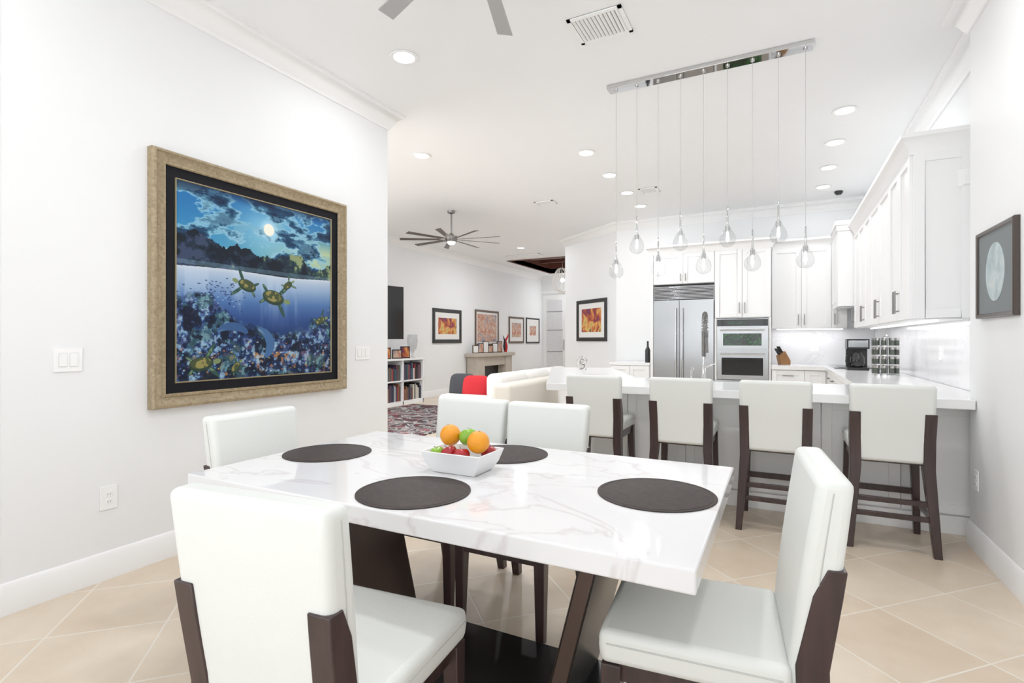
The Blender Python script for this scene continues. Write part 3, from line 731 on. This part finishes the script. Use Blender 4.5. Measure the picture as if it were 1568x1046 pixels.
# range hood
b = MB(); b.box(.66, KX-.004, 8.02, 8.76, 1.72, 2.72, m_cab); b.box(.70, KX-.02, 8.06, 8.72, 1.70, 1.72, m_steel)
b.box(.645, KX-.004, 8.005, 8.775, 2.70, 2.80, m_cab); b.box(.63, KX-.004, 7.99, 8.79, 2.77, 2.83, m_cab)
b.box(.65, .66, 8.06, 8.72, 1.78, 2.66, m_cab)
b.obj('range_hood', bevel=.004)
b = MB(); b.box(.62, 1.14, 7.95, 8.75, CT+.0005, CT+.008, m_blackglass)
for x, y in ((.75, 8.12), (1.0, 8.12), (.75, 8.55), (1.0, 8.55)): b.lathe([(.001, .008), (.07, .008), (.07, .010), (.001, .010)], (x, y, CT), m_grey, 24)
b.obj('cooktop')
MB().box(KX-.012, KX-.0005, 4.27, KY-.014, CT+.0005, U0-.001, m_splash).obj('backsplash', smooth=False)
MB().box(-.12, KX-.013, KY-.012, KY-.0005, CT+.0005, 1.449, m_splash).obj('backsplash', smooth=False)
def led(name, x0, x1, y0, y1, z, p):
    e = E(name, ((x0+x1)/2, (y0+y1)/2, z)); a = (x1-x0)/2; c_ = (y1-y0)/2
    MB().box(-a, a, -c_, c_, -.012, -.001, m_led).obj('strip', e)
    l = bpy.data.lights.new('led', 'AREA'); l.shape = 'RECTANGLE'; l.size = x1-x0; l.size_y = y1-y0; l.energy = p
    o = bpy.data.objects.new('led_lamp', l); S.collection.objects.link(o); o.location = (0, 0, -.016); o.parent = e
led('under_cabinet_light', 1.0, 1.03, 4.85, 7.9, U0, 3.2); led('under_cabinet_light', -.05, .8, 8.95, 8.98, 1.45, 1.3)
# fridge
b = MB(); fx0, fx1 = -1.808, -.902; fy = TY
b.box(fx0, fx1, fy+.03, KY-.01, 0.0, 2.13, m_steel)
sp = fx0+.40
b.box(fx0+.004, sp-.003, fy-.02, fy+.03, .10, 1.90, m_steel); b.box(sp+.003, fx1-.004, fy-.02, fy+.03, .10, 1.90, m_steel)
b.box(sp-.003, sp+.003, fy-.005, fy+.03, .1, 1.9, m_black)
for i in range(9): b.box(fx0+.01, fx1-.01, fy-.015+.0, fy+.03, 1.92+i*.022, 1.932+i*.022, m_steel)
b.box(fx0+.01, fx1-.01, fy+.024, fy+.031, 1.91, 2.12, m_black)
b.box(fx0+.02, fx1-.02, fy+.0, fy+.03, .02, .09, m_black)
for x in (sp-.05, sp+.05):
    b.cyl((x, fy-.065, .6), (x, fy-.065, 1.78), .014, .014, m_chrome, 12)
    for z in (.65, 1.73): b.cyl((x, fy-.065, z), (x, fy-.015, z), .009, .009, m_chrome, 10)
b.obj('refrigerator', bevel=.003)
b = MB(); ox0, ox1 = -.862, -.158
b.box(ox0, ox1, TY-.005, 9.0, .69, 1.60, m_steel)
b.box(ox0+.005, ox1-.005, TY-.03, TY-.004, 1.15, 1.47, m_steel); b.box(ox0+.09, ox1-.09, TY-.033, TY-.028, 1.20, 1.38, m_green_refl)
b.box(ox0+.005, ox1-.005, TY-.022, TY-.004, 1.49, 1.59, m_blackglass); b.box(ox0+.15, ox1-.3, TY-.024, TY-.02, 1.515, 1.565, m_green_refl)
b.box(ox0+.005, ox1-.005, TY-.03, TY-.004, .70, 1.12, m_steel); b.box(ox0+.07, ox1-.07, TY-.033, TY-.028, .76, 1.02, m_blackglass)
for z in (1.43, 1.075):
    b.cyl((ox0+.05, TY-.075, z), (ox1-.05, TY-.075, z), .011, .011, m_chrome, 12)
    for x in (ox0+.08, ox1-.08): b.cyl((x, TY-.075, z), (x, TY-.02, z), .008, .008, m_chrome, 8)
b.obj('double_wall_oven', bevel=.002)
# faucet
e = E('spring_faucet', (-.60, 4.86, CT))
b = MB(); b.lathe([(.001, 0), (.028, 0), (.028, .02), (.018, .03), (.016, .22), (.001, .22)], (0, 0, 0), m_chrome, 20)
arch = [(0, 0, .22+.01*i) for i in range(24)]
for i in range(1, 19):
    a = math.pi*i/18; arch.append((0, .085-.085*math.cos(a), .45+.15*math.sin(a)))
arch += [(0, .17, .45-.01*i) for i in range(1, 8)]
b.tube(arch, .008, m_nickel, 8)
P = [Vector(p) for p in arch]; hel = []
for i in range(len(P)-1):
    d_ = (P[i+1]-P[i]).normalized(); u = Vector((1, 0, 0)); w_ = d_.cross(u)
    for k in range(8):
        t_ = k/8; a = 2*math.pi*t_; hel.append(P[i].lerp(P[i+1], t_)+(u*math.cos(a)+w_*math.sin(a))*.018)
b.tube(hel, .0036, m_nickel, 5)
b.cyl((0, .17, .385), (0, .17, .25), .016, .022, m_nickel); b.cyl((0, 0, .25), (0, .16, .30), .006, .006, m_chrome)
b.tube([(0, 0, .12), (.05, 0, .14), (.09, 0, .16)], .006, m_chrome)
b.obj('faucet_body', e, ang=60)
e = E('soap_dispenser', (-.70, 4.84, CT))
b = MB(); b.lathe([(.001, 0), (.02, 0), (.02, .012), (.009, .02), (.009, .10), (.001, .10)], (0, 0, 0), m_chrome, 16); b.tube([(0, 0, .095), (0, .04, .12), (0, .1, .115), (0, .12, .09)], .007, m_chrome); b.obj('pump', e)
b = MB(); b.box(-.95, -.25, 4.93, 5.06, CT, CT+.003, m_steel); b.obj('sink_rim')
# coffee maker
b = MB(); x, y = .83, 7.62
b.box(x-.11, x+.11, y-.10, y+.12, 0, .035, m_black); b.box(x-.11, x+.11, y+.05, y+.12, .03, .37, m_black); b.box(x-.115, x+.115, y-.10, y+.125, .26, .38, m_black)
b.box(x-.10, x+.10, y-.105, y-.098, .28, .36, m_steel)
b.lathe([(.001, .04), (.06, .04), (.078, .09), (.072, .16), (.05, .20), (.052, .22), (.001, .22)], (x, y-.02, 0), m_blackglass, 24)
b.tube([(x-.06, y-.03, .18), (x-.115, y-.04, .17), (x-.12, y-.04, .10), (x-.07, y-.03, .07)], .009, m_black)
b.obj('coffee_maker', loc=(0, 0, CT), bevel=.006)
# spice carousel
m_spice = MT('spice_jar', C(76, 82, 74), .2, var=.5, vscale=14)
b = MB(); x, y = .97, 6.62
b.lathe([(.001, 0), (.12, 0), (.12, .015), (.02, .02), (.02, .40), (.03, .405), (.015, .42), (.001, .42)], (x, y, 0), m_chrome, 24)
for t_ in range(4):
    z = .02+t_*.095; b.lathe([(.02, z), (.125, z), (.125, z+.005), (.02, z+.005)], (x, y, 0), m_chrome, 24)
    for k in range(9):
        a = k*math.pi/4.5+.2; px, py = x+.098*math.cos(a), y+.098*math.sin(a)
        b.cyl((px, py, z+.005), (px, py, z+.058), .024, .024, m_spice, 10); b.cyl((px, py, z+.058), (px, py, z+.082), .025, .025, m_silver, 10)
b.obj('spice_carousel', loc=(0, 0, CT))
# knife block
b = MB(); b.prism([(-.05, 0), (.09, 0), (.09, .06), (.01, .20), (-.08, .13)], -.05, .05, 'y', m_wood)
for i in range(3):
    for j in range(2):
        yy_ = -.03+i*.03; b.cyl((-.02-j*.035, yy_, .18-j*.03), (-.075-j*.035, yy_, .27-j*.03), .009, .011, m_black, 8)
b.obj('knife_block', loc=(.03, 8.86, CT), rz=.5, bevel=.003)
b = MB(); b.lathe([(.001, 0), (.042, 0), (.043, .2), (.016, .26), (.015, .34), (.018, .35), (.001, .35)], (0, 0, 0), m_black, 20); b.obj('wine_bottle', loc=(-1.95, 8.72, CT))
# shell sculpture
e = E('nautilus_sculpture', (-2.2, 6.25, CT)); b = MB()
pts = []; rr = []
for i in range(60):
    a = i*.19; r_ = .014*math.exp(.14*a*1.05); pts.append((r_*math.cos(a), 0, .10+r_*math.sin(a))); rr.append(r_*.42+.002)
b.tube(pts, rr, m_silver, 12); b.lathe([(.001, 0), (.05, 0), (.04, .012), (.008, .02), (.008, .07), (.001, .07)], (0, 0, 0), m_silver, 20)
b.obj('shell', e, ang=60)
b = MB(); b.box(-.05, .05, -.012, 0, -.06, .06, m_plate); b.box(-.02, .02, -.03, -.01, -.05, .01, m_trim)
b.obj('motion_sensor', loc=(KX-.06, 4.7385, 2.42), bevel=.004)
plate('electrical_outlet', (.45, KY-.0125, 1.17), 0, .12, .12, 'switch')
plate('electrical_outlet', (KX-.0125, 5.6, 1.17), R(-90), .08, .12, 'outlet')

# ---------------------------------------------------------------- living room
e = E('sectional_sofa', (0, 0, 0)); SX = .30
def cushion(x0, x1, y0, y1, z0, z1, mat, nm, bv=.05): MB().box(x0+SX, x1+SX, y0, y1, z0, z1, mat).obj(nm, e, bevel=bv, seg=4)
cushion(-4.15, -3.1, 5.45, 8.2, .08, .30, m_sofab, 'base', .02)
cushion(-3.36, -3.1, 5.45, 8.2, .28, .76, m_sofab, 'back_frame', .05)
cushion(-4.15, -3.36, 5.45, 5.68, .28, .60, m_sofa, 'arm_near', .06); cushion(-4.15, -3.36, 7.97, 8.2, .28, .60, m_sofa, 'arm_far', .06)
for i in range(3):
    a = 5.69+i*.76; cushion(-4.17, -3.37, a, a+.75, .30, .45, m_sofa, 'seat_cushion', .05); cushion(-3.60, -3.34, a, a+.75, .43, .86, m_sofa, 'back_cushion', .08)
b = MB()
for x in (-4.08+SX, -3.17+SX):
    for y in (5.52, 8.12): b.cyl((x, y, 0), (x, y, .09), .02, .025, m_black, 10)
b.obj('feet', e)
def pillow(x, y, z, mat, rx, rz, s=.22):
    m3 = Matrix.Rotation(rz, 3, 'Z') @ Matrix.Rotation(rx, 3, 'X')
    MB().superell((0, 0, 0), s, s, .07, mat, .45, 28, rot=m3).obj('throw_pillow', loc=(x, y, z), ang=60)
pillow(-3.72, 5.84, .655, m_pgrey, R(80), R(4), .19); pillow(-3.49, 5.80, .65, m_pred, R(76), R(12), .18)
m_rug = ramp_mat('swirl_rug', [(.3, C(110, 20, 32)), (.42, C(40, 34, 38)), (.49, C(70, 66, 70)), (.52, C(214, 208, 204)), (.56, C(52, 48, 52)), (.64, C(160, 154, 152)), (.7, C(130, 26, 38))], 2.2, 1, 3.5, .95)
MB().box(-6.5, -4.25, 5.4, 8.4, 0.0, .015, m_rug).obj('area_rug', smooth=False)
# bookcase
e = E('bookcase', (0, 0, 0)); b = MB(); X0, X1, Y0, Y1, H = -6.98, -6.62, 6.9, 8.9, .88
b.box(X0, X0+.02, Y0, Y1, 0, H, m_trim); b.box(X0, X1, Y0, Y0+.03, 0, H, m_trim); b.box(X0, X1, Y1-.03, Y1, 0, H, m_trim)
b.box(X0, X1+.02, Y0-.02, Y1+.02, H, H+.035, m_trim); b.box(X0, X1, Y0, Y1, 0, .08, m_trim); b.box(X0, X1, Y0, Y1, .46, .485, m_trim)
for k in (1, 2): yk = Y0+(Y1-Y0)*k/3; b.box(X0, X1, yk-.015, yk+.015, 0, H, m_trim)
b.obj('case', e, bevel=.003)
b = MB(); bk = [MT('book_%d' % i, C(*c_), .6) for i, c_ in enumerate([(150, 30, 34), (30, 34, 60), (24, 22, 22), (200, 196, 186), (60, 70, 90), (120, 84, 60), (70, 50, 70), (40, 80, 80)])]
for zb in (.08, .485):
    yk = Y0+.04
    while yk < Y1-.07:
        wv = random.uniform(.02, .05); hv = random.uniform(.22, .34)
        if all(abs(yk+wv/2-(Y0+(Y1-Y0)*k/3)) > .045 for k in (1, 2)): b.box(X0+.05, X1-.04, yk, yk+wv-.002, zb, zb+hv, random.choice(bk))
        yk += wv
b.obj('books', e)
def pframe(x, y, z, w_, h_, rz, mat=m_blk, art=art2):
    e2 = E('photo_frame', (x, y, z), rz); b = MB()
    b.box(-w_/2, w_/2, -.01, .01, 0, h_, mat); b.box(-w_/2+.02, w_/2-.02, -.012, -.008, .02, h_-.02, art); b.box(-.01, .01, 0, .06, 0, h_*.5, mat); b.obj('frame', e2)
for k, (y, w_, h_) in enumerate(((7.3, .22, .2), (7.9, .16, .22), (8.2, .2, .18), (8.45, .2, .24))): pframe(-6.75, y, H+.036, w_, h_, R(60), art=(art1 if k % 2 else art2))
b = MB(); b.lathe([(.001, 0), (.07, 0), (.03, .02), (.02, .08), (.09, .2), (.11, .34), (.10, .48), (.098, .48), (.105, .34), (.085, .21), (.001, .1)], (-6.8, 8.75, H+.036), m_glass, 28); b.obj('glass_hurricane_vase', ang=60)
e = E('television', (-6.66, 7.25, 1.80), R(76)); b = MB(); b.box(-.8, .8, -.03, .02, -.50, .50, m_black); b.box(-.785, .785, -.034, -.028, -.48, .49, m_screen); b.box(-.1, .1, .02, .28, -.1, .1, m_black); b.obj('screen', e, bevel=.004)
# stone mantel
b = MB()
b.box(-6.97, -6.60, 11.05, 13.1, .86, .95, m_stone); b.box(-6.97, -6.65, 11.15, 11.5, 0, .86, m_stone); b.box(-6.97, -6.65, 12.65, 13.0, 0, .86, m_stone)
b.box(-6.97, -6.68, 11.5, 12.65, .62, .86, m_stone); b.box(-6.97, -6.9, 11.5, 12.65, 0, .62, m_black)
b.obj('stone_fireplace', bevel=.01)
for k in range(6): pframe(-6.78, 11.25+k*.25, .951, .18, .2+.05*(k % 3), R(65), mat=(m_blk if k % 2 else m_bf), art=(art2 if k % 2 else m_white))
b = MB(); b.tube([(0, 0, 0), (.02, .02, .15), (-.03, .05, .3), (.02, .1, .42), (.0, .16, .5)], [.05, .04, .035, .02, .004], m_pred, 10); b.tube([(0, 0, 0), (-.02, -.03, .15), (.02, -.08, .32), (0, -.15, .45)], [.04, .035, .025, .004], m_black, 10)
b.obj('flame_sculpture', loc=(-6.78, 12.85, .962), ang=60)

# ---------------------------------------------------------------- world, camera
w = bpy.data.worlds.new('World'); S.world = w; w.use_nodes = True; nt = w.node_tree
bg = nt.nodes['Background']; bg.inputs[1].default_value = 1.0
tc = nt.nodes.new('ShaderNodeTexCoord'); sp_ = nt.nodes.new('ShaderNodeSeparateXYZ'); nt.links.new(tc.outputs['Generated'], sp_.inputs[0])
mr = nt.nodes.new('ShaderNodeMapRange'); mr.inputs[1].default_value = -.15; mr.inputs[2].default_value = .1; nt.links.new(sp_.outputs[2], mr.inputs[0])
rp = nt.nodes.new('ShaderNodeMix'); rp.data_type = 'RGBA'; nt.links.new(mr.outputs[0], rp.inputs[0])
rp.inputs[6].default_value = (3.3, 3.35, 3.4, 1)   # extra brightness added below the horizon to light the ceiling
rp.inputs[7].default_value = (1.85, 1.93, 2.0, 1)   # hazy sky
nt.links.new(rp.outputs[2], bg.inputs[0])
cam = bpy.data.cameras.new('camera'); co = bpy.data.objects.new('camera', cam); S.collection.objects.link(co)
co.location = (0, 0, 1.28); co.rotation_euler = (R(90), 0, R(27.1)); cam.lens = 804/1568*36; cam.sensor_width = 36; cam.shift_y = -.0013; cam.clip_start = .05
S.camera = co
S.view_settings.view_transform = 'Standard'; S.view_settings.look = 'None'
S.view_settings.exposure = .08; S.view_settings.gamma = 1.12
